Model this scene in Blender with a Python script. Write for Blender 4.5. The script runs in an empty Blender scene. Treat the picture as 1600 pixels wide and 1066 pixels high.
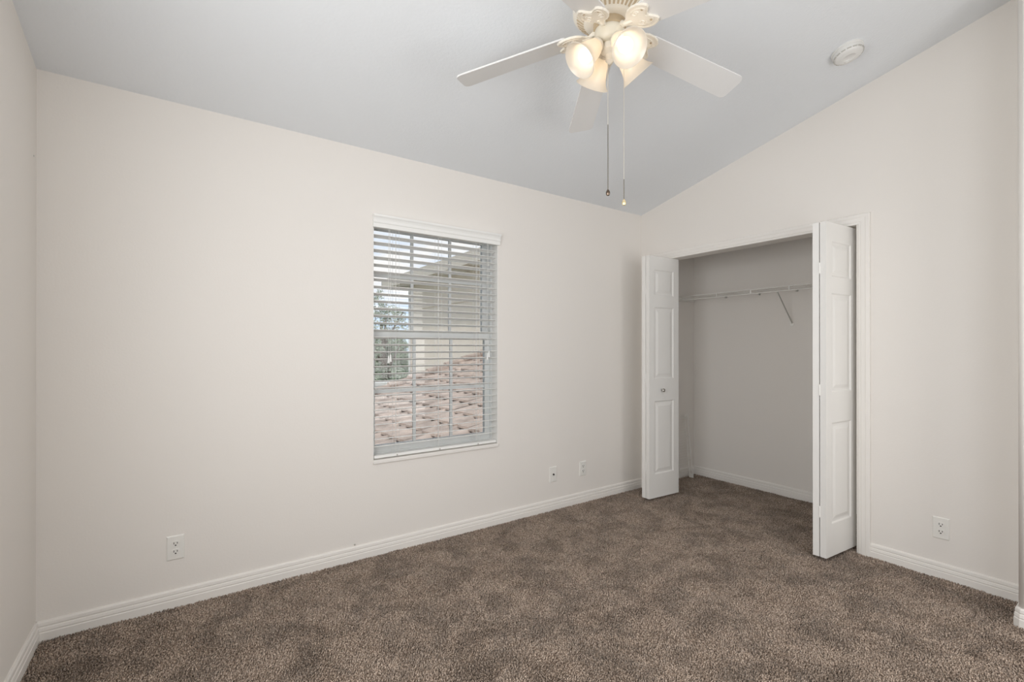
import bpy, bmesh, math, random
import numpy as np
from mathutils import Vector, Matrix, Euler

C = bpy.context.scene.collection
SC = bpy.context.scene
random.seed(7)
R = math.radians
W = 3.8895          # closet wall plane (x)
H = 2.44            # ceiling height along the window wall
S = 0.2348          # ceiling slope, rising away from the window wall
BACK = -3.45        # wall behind the camera (y)


def ceil_z(y):
    return H - S * y


# ------------------------------------------------------------------ camera
cd = bpy.data.cameras.new('camera')
cam = bpy.data.objects.new('camera', cd)
C.objects.link(cam)
cam.location = (0.5108, -2.8083, 1.2504)
cam.rotation_euler = (R(90) + 0.0015, 0, -0.61143)
cd.sensor_width = 36.0
cd.lens = 36.0 * 736.19 / 1600
cd.shift_x = -1.41 / 1600
cd.shift_y = 9.65 / 1600
cd.clip_start = 0.02
SC.camera = cam

# ------------------------------------------------------------------ colour management
vs = SC.view_settings
vs.view_transform = 'Standard'
vs.look = 'None'
vs.exposure = 0.0
vs.gamma = 1.0
vs.use_curve_mapping = False
SC.cycles.max_bounces = 14
SC.cycles.diffuse_bounces = 8
SC.cycles.transmission_bounces = 8
SC.cycles.transparent_max_bounces = 12
SC.cycles.sample_clamp_indirect = 6.0
SC.cycles.caustics_reflective = False
SC.cycles.caustics_refractive = False

# ------------------------------------------------------------------ world: pale blue sky with white cloud
wd = bpy.data.worlds.new('sky')
SC.world = wd
wd.use_nodes = True
nt = wd.node_tree
nt.nodes.clear()
tc = nt.nodes.new('ShaderNodeTexCoord')
mp = nt.nodes.new('ShaderNodeMapping')
mp.inputs['Scale'].default_value = (1.0, 1.0, 2.6)
mp.inputs['Location'].default_value = (0.35, 0.1, 0.2)
nz = nt.nodes.new('ShaderNodeTexNoise')
nz.inputs['Scale'].default_value = 5.0
nz.inputs['Detail'].default_value = 6
nz.inputs['Roughness'].default_value = 0.55
rp = nt.nodes.new('ShaderNodeValToRGB')
rp.color_ramp.elements[0].position = 0.42
rp.color_ramp.elements[0].color = (0.62, 0.78, 1.0, 1)
rp.color_ramp.elements[1].position = 0.62
rp.color_ramp.elements[1].color = (1.0, 1.0, 1.0, 1)
bg = nt.nodes.new('ShaderNodeBackground')
bg.inputs['Strength'].default_value = 1.15
wo = nt.nodes.new('ShaderNodeOutputWorld')
nt.links.new(tc.outputs['Generated'], mp.inputs['Vector'])
nt.links.new(mp.outputs['Vector'], nz.inputs['Vector'])
nt.links.new(nz.outputs['Fac'], rp.inputs['Fac'])
nt.links.new(rp.outputs['Color'], bg.inputs['Color'])
nt.links.new(bg.outputs['Background'], wo.inputs['Surface'])

# ------------------------------------------------------------------ lights
# sun high over the left roof side: lights the roof tiles and the neighbouring wall, not the room
sd = bpy.data.lights.new('sun', 'SUN')
sd.energy = 1.6
sd.angle = R(3)
sd.color = (1.0, 0.96, 0.90)
so = bpy.data.objects.new('sun', sd)
C.objects.link(so)
so.rotation_euler = Vector((-0.45, -0.12, 0.88)).to_track_quat('Z', 'Y').to_euler()


def area(name, loc, target, sx, sy, power, col, spread=180):
    ld = bpy.data.lights.new(name, 'AREA')
    ld.shape = 'RECTANGLE'
    ld.size = sx
    ld.size_y = sy
    ld.energy = power
    ld.color = col
    ld.spread = R(spread)
    o = bpy.data.objects.new(name, ld)
    C.objects.link(o)
    o.location = loc
    d = Vector(loc) - Vector(target)
    o.rotation_euler = d.to_track_quat('Z', 'Y').to_euler()
    return o


# added fill lights at the invented side, rear and hall openings, all unseen
area('side_fill', (0.02, -1.95, 1.5), (3.6, -1.1, 1.35), 1.4, 1.4, 30, (1.0, 0.985, 0.96), 162)
area('rear_fill', (1.60, BACK + 0.03, 1.55), (1.7, 0.0, 1.35), 1.7, 1.4, 16, (1.0, 0.985, 0.965))
area('hall_fill', (3.05, BACK + 0.03, 1.15), (2.2, 0.0, 1.2), 0.7, 1.9, 14.5, (1.0, 0.985, 0.97))


# ------------------------------------------------------------------ materials
def new_mat(name):
    m = bpy.data.materials.new(name)
    m.use_nodes = True
    m.node_tree.nodes.clear()
    out = m.node_tree.nodes.new('ShaderNodeOutputMaterial')
    return m, m.node_tree, out


def pbr(name, col, rough=0.5, metal=0.0, bump=0.0, bscale=60.0, bdist=0.002, vary=0.0, vscale=3.0, spec=0.5,
        detail=3.0):
    m, t, out = new_mat(name)
    p = t.nodes.new('ShaderNodeBsdfPrincipled')
    p.inputs['Base Color'].default_value = (*col, 1)
    p.inputs['Roughness'].default_value = rough
    p.inputs['Metallic'].default_value = metal
    p.inputs['Specular IOR Level'].default_value = spec
    t.links.new(p.outputs['BSDF'], out.inputs['Surface'])
    co = t.nodes.new('ShaderNodeTexCoord')
    if vary > 0:
        n = t.nodes.new('ShaderNodeTexNoise')
        n.inputs['Scale'].default_value = vscale
        n.inputs['Detail'].default_value = 4
        t.links.new(co.outputs['Object'], n.inputs['Vector'])
        r = t.nodes.new('ShaderNodeValToRGB')
        r.color_ramp.elements[0].position = 0.3
        r.color_ramp.elements[1].position = 0.7
        r.color_ramp.elements[0].color = tuple(c * (1 - vary) for c in col) + (1,)
        r.color_ramp.elements[1].color = tuple(min(1, c * (1 + vary)) for c in col) + (1,)
        t.links.new(n.outputs['Fac'], r.inputs['Fac'])
        t.links.new(r.outputs['Color'], p.inputs['Base Color'])
    if bump > 0:
        n = t.nodes.new('ShaderNodeTexNoise')
        n.inputs['Scale'].default_value = bscale
        n.inputs['Detail'].default_value = detail
        t.links.new(co.outputs['Object'], n.inputs['Vector'])
        b = t.nodes.new('ShaderNodeBump')
        b.inputs['Strength'].default_value = bump
        b.inputs['Distance'].default_value = bdist
        t.links.new(n.outputs['Fac'], b.inputs['Height'])
        t.links.new(b.outputs['Normal'], p.inputs['Normal'])
    return m


M = {}
M['wall'] = pbr('wall_paint', (0.785, 0.755, 0.718), 0.85, bump=0.25, bscale=110, bdist=0.0015, spec=0.2)
M['ceiling'] = pbr('ceiling_paint', (0.775, 0.80, 0.825), 0.9, bump=0.45, bscale=70, bdist=0.003, spec=0.15)
M['trim'] = pbr('trim_paint', (0.80, 0.775, 0.74), 0.42, bump=0.05, bscale=40, spec=0.4)
M['door'] = pbr('door_paint', (0.80, 0.79, 0.765), 0.45, bump=0.06, bscale=120, bdist=0.001, spec=0.4)
M['vinyl'] = pbr('window_vinyl', (0.66, 0.675, 0.67), 0.4, bump=0.02, bscale=30)
M['slat'] = pbr('blind_slat', (0.84, 0.84, 0.82), 0.38, bump=0.03, bscale=90)
M['cord'] = pbr('blind_cord', (0.72, 0.72, 0.70), 0.8, bump=0.2, bscale=400)
M['tassel'] = pbr('tassel_plastic', (0.80, 0.80, 0.78), 0.3, bump=0.02, bscale=80)
M['plate'] = pbr('plate_plastic', (0.80, 0.79, 0.755), 0.3, bump=0.02, bscale=60)
M['slot'] = pbr('slot_dark', (0.03, 0.028, 0.025), 0.6, bump=0.02, bscale=60)
M['chrome'] = pbr('satin_nickel', (0.62, 0.60, 0.57), 0.22, metal=1.0, bump=0.01, bscale=300)
M['brass'] = pbr('screw_brass', (0.62, 0.50, 0.30), 0.3, metal=1.0, bump=0.02, bscale=300)
M['wire'] = pbr('vinyl_coated_wire', (0.82, 0.81, 0.78), 0.35, bump=0.02, bscale=200)
M['wire_grey'] = pbr('brace_metal', (0.50, 0.49, 0.46), 0.4, bump=0.02, bscale=200)
M['fan'] = pbr('fan_enamel', (0.80, 0.755, 0.67), 0.35, bump=0.03, bscale=120)
M['fan_cap'] = pbr('fan_antiqued_cap', (0.66, 0.61, 0.50), 0.4, bump=0.03, bscale=120)
M['blade'] = pbr('fan_blade', (0.71, 0.705, 0.695), 0.42, bump=0.04, bscale=50)
M['fan_tan'] = pbr('fan_antiqued_groove', (0.50, 0.40, 0.27), 0.5, bump=0.03, bscale=120)
M['detector'] = pbr('detector_plastic', (0.76, 0.755, 0.735), 0.35, bump=0.02, bscale=80)
M['chain'] = pbr('bead_chain', (0.66, 0.62, 0.55), 0.3, metal=0.6, bump=0.1, bscale=500)
M['dark_cord'] = pbr('chain_dark', (0.20, 0.18, 0.15), 0.35, metal=0.7, bump=0.1, bscale=500)
M['fob_gold'] = pbr('fob_gold', (0.80, 0.66, 0.40), 0.25, metal=0.6, bump=0.02, bscale=300)
M['fob_dark'] = pbr('fob_bronze', (0.16, 0.12, 0.09), 0.18, metal=0.9, bump=0.02, bscale=300)
M['stucco'] = pbr('stucco', (0.76, 0.66, 0.56), 0.9, bump=0.4, bscale=40, bdist=0.01, vary=0.04)
M['soffit'] = pbr('soffit_white', (0.70, 0.69, 0.66), 0.6, bump=0.1, bscale=20)
M['fascia'] = pbr('fascia_tan', (0.56, 0.50, 0.42), 0.6, bump=0.1, bscale=20)
M['tile'] = pbr('roof_tile', (0.47, 0.375, 0.315), 0.8, bump=0.4, bscale=30, bdist=0.01, vary=0.30, vscale=5)
M['concrete'] = pbr('driveway_concrete', (0.74, 0.73, 0.70), 0.9, bump=0.2, bscale=20, vary=0.06)
M['grass'] = pbr('lawn', (0.20, 0.23, 0.13), 0.95, bump=0.8, bscale=40, bdist=0.05, vary=0.25)
M['leaf'] = pbr('leaves', (0.22, 0.28, 0.16), 0.6, bump=0.2, bscale=6, vary=0.4, vscale=2)
M['leaf_grey'] = pbr('leaves_grey', (0.33, 0.37, 0.27), 0.65, bump=0.2, bscale=6, vary=0.35, vscale=2)
M['bark'] = pbr('bark', (0.16, 0.12, 0.09), 0.9, bump=0.8, bscale=12, bdist=0.03)
M['far_roof'] = pbr('far_roof', (0.42, 0.40, 0.38), 0.85, bump=0.4, bscale=10, bdist=0.03)
M['far_wall'] = pbr('far_wall', (0.72, 0.72, 0.68), 0.85, bump=0.2, bscale=10)


def glass_mat():
    m, t, out = new_mat('window_glass')
    tr = t.nodes.new('ShaderNodeBsdfTransparent')
    tr.inputs['Color'].default_value = (0.95, 0.95, 0.945, 1)
    gl = t.nodes.new('ShaderNodeBsdfGlossy')
    gl.inputs['Roughness'].default_value = 0.02
    fr = t.nodes.new('ShaderNodeFresnel')
    fr.inputs['IOR'].default_value = 1.45
    mx = t.nodes.new('ShaderNodeMixShader')
    t.links.new(fr.outputs['Fac'], mx.inputs['Fac'])
    t.links.new(tr.outputs['BSDF'], mx.inputs[1])
    t.links.new(gl.outputs['BSDF'], mx.inputs[2])
    t.links.new(mx.outputs['Shader'], out.inputs['Surface'])
    return m


M['glass'] = glass_mat()


def shade_mat():
    m, t, out = new_mat('frosted_shade_glass')
    df = t.nodes.new('ShaderNodeBsdfDiffuse')
    df.inputs['Color'].default_value = (0.84, 0.80, 0.735, 1)
    tl = t.nodes.new('ShaderNodeBsdfTranslucent')
    tl.inputs['Color'].default_value = (0.95, 0.895, 0.81, 1)
    gl = t.nodes.new('ShaderNodeBsdfGlossy')
    gl.inputs['Roughness'].default_value = 0.25
    m1 = t.nodes.new('ShaderNodeMixShader')
    m1.inputs['Fac'].default_value = 0.5
    m2 = t.nodes.new('ShaderNodeMixShader')
    m2.inputs['Fac'].default_value = 0.05
    t.links.new(df.outputs['BSDF'], m1.inputs[1])
    t.links.new(tl.outputs['BSDF'], m1.inputs[2])
    t.links.new(m1.outputs['Shader'], m2.inputs[1])
    t.links.new(gl.outputs['BSDF'], m2.inputs[2])
    t.links.new(m2.outputs['Shader'], out.inputs['Surface'])
    return m


M['shade'] = shade_mat()


def bulb_mat():
    m, t, out = new_mat('lit_bulb')
    e = t.nodes.new('ShaderNodeEmission')
    e.inputs['Color'].default_value = (1.0, 0.86, 0.68, 1)
    e.inputs['Strength'].default_value = 4.2
    t.links.new(e.outputs['Emission'], out.inputs['Surface'])
    return m


M['bulb'] = bulb_mat()


def carpet_mat():
    m, t, out = new_mat('carpet_frieze')
    L = t.links.new
    p = t.nodes.new('ShaderNodeBsdfPrincipled')
    p.inputs['Roughness'].default_value = 1.0
    p.inputs['Specular IOR Level'].default_value = 0.05
    p.inputs['Sheen Weight'].default_value = 0.15
    L(p.outputs['BSDF'], out.inputs['Surface'])
    co = t.nodes.new('ShaderNodeTexCoord')
    # yarn speckle
    n1 = t.nodes.new('ShaderNodeTexNoise')
    n1.inputs['Scale'].default_value = 170
    n1.inputs['Detail'].default_value = 4
    n1.inputs['Roughness'].default_value = 0.72
    L(co.outputs['Object'], n1.inputs['Vector'])
    r1 = t.nodes.new('ShaderNodeValToRGB')
    e = r1.color_ramp.elements
    e[0].position = 0.40
    e[0].color = (0.085, 0.059, 0.042, 1)
    e[1].position = 0.61
    e[1].color = (0.68, 0.56, 0.465, 1)
    x = r1.color_ramp.elements.new(0.5)
    x.color = (0.34, 0.260, 0.201, 1)
    L(n1.outputs['Fac'], r1.inputs['Fac'])
    # trodden and brushed patches
    n2 = t.nodes.new('ShaderNodeTexNoise')
    n2.inputs['Scale'].default_value = 5.0
    n2.inputs['Detail'].default_value = 5
    n2.inputs['Roughness'].default_value = 0.68
    n2.inputs['Distortion'].default_value = 0.6
    L(co.outputs['Object'], n2.inputs['Vector'])
    r2 = t.nodes.new('ShaderNodeValToRGB')
    r2.color_ramp.elements[0].position = 0.40
    r2.color_ramp.elements[0].color = (0.74, 0.74, 0.74, 1)
    r2.color_ramp.elements[1].position = 0.57
    r2.color_ramp.elements[1].color = (1.12, 1.12, 1.12, 1)
    L(n2.outputs['Fac'], r2.inputs['Fac'])
    mx = t.nodes.new('ShaderNodeMix')
    mx.data_type = 'RGBA'
    mx.blend_type = 'MULTIPLY'
    mx.inputs[0].default_value = 1.0
    L(r1.outputs['Color'], mx.inputs[6])
    L(r2.outputs['Color'], mx.inputs[7])
    L(mx.outputs[2], p.inputs['Base Color'])
    return m


M['carpet'] = carpet_mat()


# ------------------------------------------------------------------ mesh helpers
def wloc(o):
    v = Vector((0, 0, 0))
    while o:
        v = v + Vector(o.location)
        o = o.parent
    return v


def obj(name, bm, mat, parent=None, smooth=False, origin=None):
    if smooth:
        for f in bm.faces:
            f.smooth = True
    base = Vector(origin) if origin is not None else (wloc(parent) if parent else Vector((0, 0, 0)))
    bmesh.ops.recalc_face_normals(bm, faces=bm.faces[:])
    bmesh.ops.translate(bm, verts=bm.verts[:], vec=-base)
    me = bpy.data.meshes.new(name)
    bm.to_mesh(me)
    bm.free()
    mats = mat if isinstance(mat, (list, tuple)) else [mat]
    for m in mats:
        me.materials.append(m)
    o = bpy.data.objects.new(name, me)
    C.objects.link(o)
    if parent:
        o.parent = parent
        o.location = base - wloc(parent)
    else:
        o.location = base
    if smooth:
        try:
            me.set_sharp_from_angle(angle=R(40))
        except Exception:
            pass
    return o


def thing(name, label, cat, loc, group=None, kind=None):
    o = bpy.data.objects.new(name, None)
    C.objects.link(o)
    o.location = loc
    o.empty_display_size = 0.1
    return tag(o, label, cat, group, kind)


def tag(o, label=None, cat=None, group=None, kind=None):
    if label:
        o['label'] = label
    if cat:
        o['category'] = cat
    if group:
        o['group'] = group
    if kind:
        o['kind'] = kind
    return o


def struct(name, bm, mat, label=None, cat=None, smooth=False):
    return tag(obj(name, bm, mat, None, smooth), label, cat, None, 'structure')


def B():
    return bmesh.new()


def box(bm, x0, x1, y0, y1, z0, z1, bev=0.0, mi=0):
    v = [bm.verts.new((x, y, z)) for x in (x0, x1) for y in (y0, y1) for z in (z0, z1)]
    fs = [bm.faces.new([v[i] for i in q]) for q in
          ((0, 1, 3, 2), (4, 6, 7, 5), (0, 4, 5, 1), (2, 3, 7, 6), (0, 2, 6, 4), (1, 5, 7, 3))]
    for f in fs:
        f.material_index = mi
    if bev > 0:
        es = list({e for f in fs for e in f.edges})
        bmesh.ops.bevel(bm, geom=es, offset=bev, segments=2, profile=0.5, affect='EDGES')
    return v


def prism(bm, poly, fn, h0, h1):
    """extrude 2-D polygon; fn(a, b, h) -> xyz"""
    a = [bm.verts.new(fn(p[0], p[1], h0)) for p in poly]
    b = [bm.verts.new(fn(p[0], p[1], h1)) for p in poly]
    n = len(poly)
    bm.faces.new(a)
    bm.faces.new(b[::-1])
    for i in range(n):
        bm.faces.new((a[i], a[(i + 1) % n], b[(i + 1) % n], b[i]))


def frame_axes(d):
    d = Vector(d).normalized()
    u = d.cross(Vector((0, 0, 1)))
    if u.length < 1e-4:
        u = Vector((1, 0, 0))
    u.normalize()
    return u, d.cross(u).normalized()


def tube(bm, pts, r, n=8, caps=True):
    pts = [Vector(p) for p in pts]
    rings = []
    for i, p in enumerate(pts):
        d = (pts[min(i + 1, len(pts) - 1)] - pts[max(i - 1, 0)])
        u, w = frame_axes(d)
        rr = r[i] if isinstance(r, (list, tuple)) else r
        rings.append([bm.verts.new(p + (u * math.cos(2 * math.pi * k / n) + w * math.sin(2 * math.pi * k / n)) * rr)
                      for k in range(n)])
    for a, b in zip(rings, rings[1:]):
        for k in range(n):
            bm.faces.new((a[k], a[(k + 1) % n], b[(k + 1) % n], b[k]))
    if caps:
        bm.faces.new(rings[0])
        bm.faces.new(rings[-1][::-1])


def lathe(bm, prof, origin=(0, 0, 0), axis=(0, 0, 1), n=40, cap0=True, cap1=True):
    """prof: (radius, height along the axis)"""
    o = Vector(origin)
    ax = Vector(axis).normalized()
    u, w = frame_axes(ax)
    rings = []
    for r, h in prof:
        rings.append([bm.verts.new(o + ax * h + (u * math.cos(2 * math.pi * k / n) + w * math.sin(2 * math.pi * k / n)) * max(r, 1e-5))
                      for k in range(n)])
    for a, b in zip(rings, rings[1:]):
        for k in range(n):
            bm.faces.new((a[k], a[(k + 1) % n], b[(k + 1) % n], b[k]))
    if cap0:
        bm.faces.new(rings[0])
    if cap1:
        bm.faces.new(rings[-1][::-1])


def sweep(bm, path, prof, fn, closed=False):
    """sweep a closed profile [(offset, height)] along a planar path with mitred corners;
    positive offset is to the left of the walking direction; fn(a, b, h) -> xyz"""
    n = len(path)
    rings = []
    for i, p in enumerate(path):
        p = Vector(p)
        dirs = []
        if i > 0:
            dirs.append((p - Vector(path[i - 1])).normalized())
        if i < n - 1:
            dirs.append((Vector(path[i + 1]) - p).normalized())
        nrm = [Vector((-d.y, d.x)) for d in dirs]
        if len(nrm) == 1:
            m = nrm[0]
        else:
            m = (nrm[0] + nrm[1])
            m = m / max(1e-6, m.dot(nrm[0]))
        rings.append([bm.verts.new(fn(p.x + m.x * o, p.y + m.y * o, h)) for o, h in prof])
    k = len(prof)
    for a, b in zip(rings, rings[1:]):
        for j in range(k):
            bm.faces.new((a[j], a[(j + 1) % k], b[(j + 1) % k], b[j]))
    bm.faces.new(rings[0][::-1])
    bm.faces.new(rings[-1])


# ------------------------------------------------------------------ room shell
CY0, CY1 = 0.0, -1.95
PZ = -0.009         # carpet backing; the pile rises a little above z = 0
X0, X1, Z0, Z1 = 1.4545, 2.345, 0.572, 2.035     # window opening
CL, CR, CT = -0.150, -1.666, 2.003                 # closet opening: left, right, top
CBX = 4.68                                       # closet back wall
WT = 0.115
HX0, HX1, HZ = 2.70, 3.45, 2.04                  # unseen hall doorway, added in the rear wall for fill light
RX0, RX1, RZ0, RZ1 = 0.75, 2.45, 0.85, 2.25      # unseen opening, added in the rear wall to let light in

bm = B()
prism(bm, [(-0.15, BACK - 1.4), (CBX + 0.1, BACK - 1.4), (CBX + 0.1, 0.15), (-0.15, 0.15)], lambda a, b, h: (a, b, h), -0.15, PZ)
struct('floor', bm, M['carpet'], 'brown carpet backing covering the bedroom and closet floor', 'carpet floor')

bm = B()
box(bm, -0.15, X0 - 0.004, 0, 0.16, 0, H)
box(bm, X1 + 0.004, CBX + 0.1, 0, 0.16, 0, H)
box(bm, X0 - 0.004, X1 + 0.004, 0, 0.16, 0, Z0 - 0.024)
box(bm, X0 - 0.004, X1 + 0.004, 0, 0.16, Z1 + 0.004, H)
struct('wall_back', bm, M['wall'], 'long cream wall with the window in it', 'wall')

LY0, LY1, LZ0, LZ1 = -2.65, -1.25, 0.80, 2.25     # opening added in the left wall to light the room, outside the picture
bm = B()
LW = lambda a, b, h: (h, a, b)
prism(bm, [(LY1, 0), (0.0, 0), (0.0, ceil_z(0)), (LY1, ceil_z(LY1))], LW, -0.15, 0.0)
prism(bm, [(BACK, 0), (LY0, 0), (LY0, ceil_z(LY0)), (BACK, ceil_z(BACK))], LW, -0.15, 0.0)
prism(bm, [(LY0, 0), (LY1, 0), (LY1, LZ0), (LY0, LZ0)], LW, -0.15, 0.0)
prism(bm, [(LY0, LZ1), (LY1, LZ1), (LY1, ceil_z(LY1)), (LY0, ceil_z(LY0))], LW, -0.15, 0.0)
struct('wall_left', bm, M['wall'], 'cream side wall at the left edge of the picture', 'wall')

bm = B()
YX = lambda a, b, h: (h, a, b)
prism(bm, [(CL, 0), (0.0, 0), (0.0, ceil_z(0)), (CL, ceil_z(CL))], YX, W, W + WT)
prism(bm, [(CR, CT), (CL, CT), (CL, ceil_z(CL)), (CR, ceil_z(CR))], YX, W, W + WT)
prism(bm, [(BACK, 0), (CR, 0), (CR, ceil_z(CR)), (BACK, ceil_z(BACK))], YX, W, W + WT)
struct('wall_right', bm, M['wall'], 'cream wall with the closet opening and a sloping top edge', 'wall')

# projecting corner at the right edge, rounded (bullnose) edge
JX, JY, br = 3.59, -2.375, 0.019
poly = [(W, JY)] + [(JX + br - br * math.sin(t * R(90) / 6), JY - br + br * math.cos(t * R(90) / 6)) for t in range(7)] + [(JX, BACK), (W, BACK)]
bm = B()
n = len(poly)
lo = [bm.verts.new((x, y, 0)) for x, y in poly]
hi = [bm.verts.new((x, y, ceil_z(y))) for x, y in poly]
for i in range(n):
    f = bm.faces.new((lo[i], lo[(i + 1) % n], hi[(i + 1) % n], hi[i]))
    f.smooth = 1 <= i <= 6
bm.faces.new(lo[::-1])
bm.faces.new(hi)
struct('wall_corner', bm, M['wall'], 'rounded outside wall corner at the right edge of the picture', 'wall')

bm = B()
XZ = lambda a, b, h: (a, h, b)
zt = ceil_z(BACK)
for x0, x1, z0, z1 in ((-0.15, RX0, 0, zt), (RX0, RX1, 0, RZ0), (RX0, RX1, RZ1, zt), (RX1, HX0, 0, zt), (HX0, HX1, HZ, zt), (HX1, W + WT, 0, zt)):
    box(bm, x0, x1, BACK - 0.12, BACK, z0, z1)
struct('wall_front', bm, M['wall'], 'cream wall behind the camera with an unseen doorway and opening added for light', 'wall')
bm = B()
box(bm, HX0 - 0.5, HX0 - 0.4, BACK - 1.4, BACK - 0.12, 0, 2.5)
box(bm, HX1 + 0.4, HX1 + 0.5, BACK - 1.4, BACK - 0.12, 0, 2.5)
box(bm, HX0 - 0.5, HX1 + 0.5, BACK - 1.5, BACK - 1.4, 0, 2.5)
box(bm, HX0 - 0.5, HX1 + 0.5, BACK - 1.5, BACK - 0.12, 2.5, 2.6)
struct('wall_hall', bm, M['wall'], 'cream hall walls beyond the added doorway behind the camera', 'wall')

bm = B()
prism(bm, [(0.16, ceil_z(0.16)), (0.16, ceil_z(0.16) + 0.15), (BACK - 0.12, ceil_z(BACK - 0.12) + 0.15), (BACK - 0.12, ceil_z(BACK - 0.12))], YX, -0.15, W + WT)
struct('ceiling', bm, M['ceiling'], 'sloping white textured ceiling', 'ceiling')

bm = B()
box(bm, CBX, CBX + 0.1, CY1 - 0.1, 0.0, 0, 2.44)
struct('wall_closet_back', bm, M['wall'], 'cream back wall inside the closet', 'wall')
bm = B()
box(bm, W + WT, CBX, CY1 - 0.1, CY1, 0, 2.44)
struct('wall_closet_right', bm, M['wall'], 'cream right side wall inside the closet, behind the folded doors', 'wall')
bm = B()
box(bm, W + WT, CBX + 0.1, CY1 - 0.1, 0.16, 2.44, 2.5)
struct('ceiling_closet', bm, M['ceiling'], 'flat white ceiling inside the closet', 'ceiling')


# ------------------------------------------------------------------ carpet pile: leaning yarn tufts
def carpet_pile():
    rs = np.random.RandomState(11)
    step = 0.0066
    gx, gy = np.meshgrid(np.arange(0.014, CBX - 0.012, step), np.arange(BACK + 0.01, -0.012, step))
    x = (gx + rs.uniform(-0.45, 0.45, gx.shape) * step).ravel()
    y = (gy + rs.uniform(-0.45, 0.45, gy.shape) * step).ravel()
    room = (x < W - 0.012) & ~((x > JX - 0.012) & (y < JY + 0.012))
    closet = (x > W + WT + 0.003) & (y > CY1 + 0.01)
    sill = (x >= W - 0.012) & (x <= W + WT + 0.003) & (y < CL - 0.002) & (y > CR + 0.014)
    k = room | closet | sill
    x, y = x[k], y[k]
    n = len(x)

    def field(seed, waves, lo, hi):
        r2 = np.random.RandomState(seed)
        f = np.zeros(n)
        for _ in range(waves):
            th, fr, ph = r2.uniform(0, 6.28), r2.uniform(lo, hi), r2.uniform(0, 6.28)
            f += np.sin((x * math.cos(th) + y * math.sin(th)) * fr * 6.28 + ph + 1.3 * np.sin((x * math.sin(th) - y * math.cos(th)) * fr * 4.0))
        return f / math.sqrt(waves)
    a = field(1, 9, 0.7, 4.5) * 1.6 + field(5, 5, 5.0, 9.0) * 0.5          # direction the nap lies
    lean = 0.0045 + 0.0022 * field(2, 8, 1.0, 5.0)
    hgt = 0.0125 + 0.0016 * field(3, 8, 1.0, 6.0) + rs.normal(0, 0.0014, n)
    tx = x + lean * np.cos(a) + rs.normal(0, 0.0030, n)
    ty = y + lean * np.sin(a) + rs.normal(0, 0.0030, n)
    rad = rs.uniform(0.0026, 0.0042, n)
    rot = rs.uniform(0, 6.28, n)
    co = np.zeros((n, 7, 3))
    for j in range(3):
        co[:, j] = np.stack([x + rad * np.cos(rot + j * 2.094), y + rad * np.sin(rot + j * 2.094), np.full(n, PZ)], 1)
        mx, my = x * 0.35 + tx * 0.65, y * 0.35 + ty * 0.65
        co[:, 3 + j] = np.stack([mx + rad * 0.85 * np.cos(rot + 0.5 + j * 2.094), my + rad * 0.85 * np.sin(rot + 0.5 + j * 2.094), PZ + hgt * 0.72], 1)
    co[:, 6] = np.stack([tx, ty, PZ + hgt], 1)
    quad = [(j, (j + 1) % 3, 3 + (j + 1) % 3, 3 + j) for j in range(3)]
    tri = [(3 + j, 3 + (j + 1) % 3, 6) for j in range(3)]
    base = (np.arange(n) * 7)[:, None]
    q = np.array(quad).ravel()[None, :] + base
    t = np.array(tri).ravel()[None, :] + base
    loops = np.concatenate([q, t], 1).ravel().astype(np.int32)
    sizes = np.tile(np.array([4, 4, 4, 3, 3, 3]), n)
    starts = np.concatenate([[0], np.cumsum(sizes)[:-1]]).astype(np.int32)
    me = bpy.data.meshes.new('carpet_pile')
    me.vertices.add(n * 7)
    me.vertices.foreach_set('co', co.ravel().astype(np.float32))
    me.loops.add(len(loops))
    me.loops.foreach_set('vertex_index', loops)
    me.polygons.add(len(sizes))
    me.polygons.foreach_set('loop_start', starts)
    me.update(calc_edges=True)
    me.materials.append(M['carpet'])
    o = bpy.data.objects.new('carpet_pile', me)
    C.objects.link(o)
    tag(o, 'brown cut pile carpet yarn covering the whole floor', 'carpet', None, 'stuff')


carpet_pile()

# ------------------------------------------------------------------ baseboards and casings
BP = [(0, PZ), (0.0145, PZ), (0.0145, 0.034), (0.0120, 0.037), (0.0120, 0.040), (0.0140, 0.043), (0.0120, 0.055),
      (0.0085, 0.058), (0.0085, 0.061), (0.0110, 0.064), (0.0095, 0.076), (0.0050, 0.083), (0, 0.083)]
PL = lambda a, b, h: (a, b, h)


def baseboard(name, path, label):
    bm = B()
    sweep(bm, path, BP, PL)
    return struct(name, bm, M['trim'], label, 'baseboard')


baseboard('baseboard_back', [(W, 0), (0, 0)][::-1][::-1], 'white baseboard along the window wall')
baseboard('baseboard_left', [(0, 0), (0, BACK)], 'white baseboard along the left wall')
baseboard('baseboard_right', [(W, JY), (W, CR - 0.061)], 'white baseboard right of the closet doors')
baseboard('baseboard_corner', [(JX, BACK), (JX, JY - 0.012), (JX + 0.012, JY), (W, JY)], 'white baseboard turning round the outside corner at the right edge')
baseboard('baseboard_closet_back', [(CBX, CY1), (CBX, CY0)], 'white baseboard along the closet back wall')
baseboard('baseboard_closet_side', [(CBX, 0), (W + WT, 0)], 'white baseboard on the closet left side wall')
baseboard('baseboard_stub', [(W, CL + 0.061), (W, 0)], 'short white baseboard in the corner behind the left folded doors')

CP = [(0, 0), (0, 0.009), (0.006, 0.011), (0.012, 0.011), (0.016, 0.014), (0.036, 0.016), (0.042, 0.0185), (0.057, 0.0185), (0.061, 0.015), (0.061, 0)]
bm = B()
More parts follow.
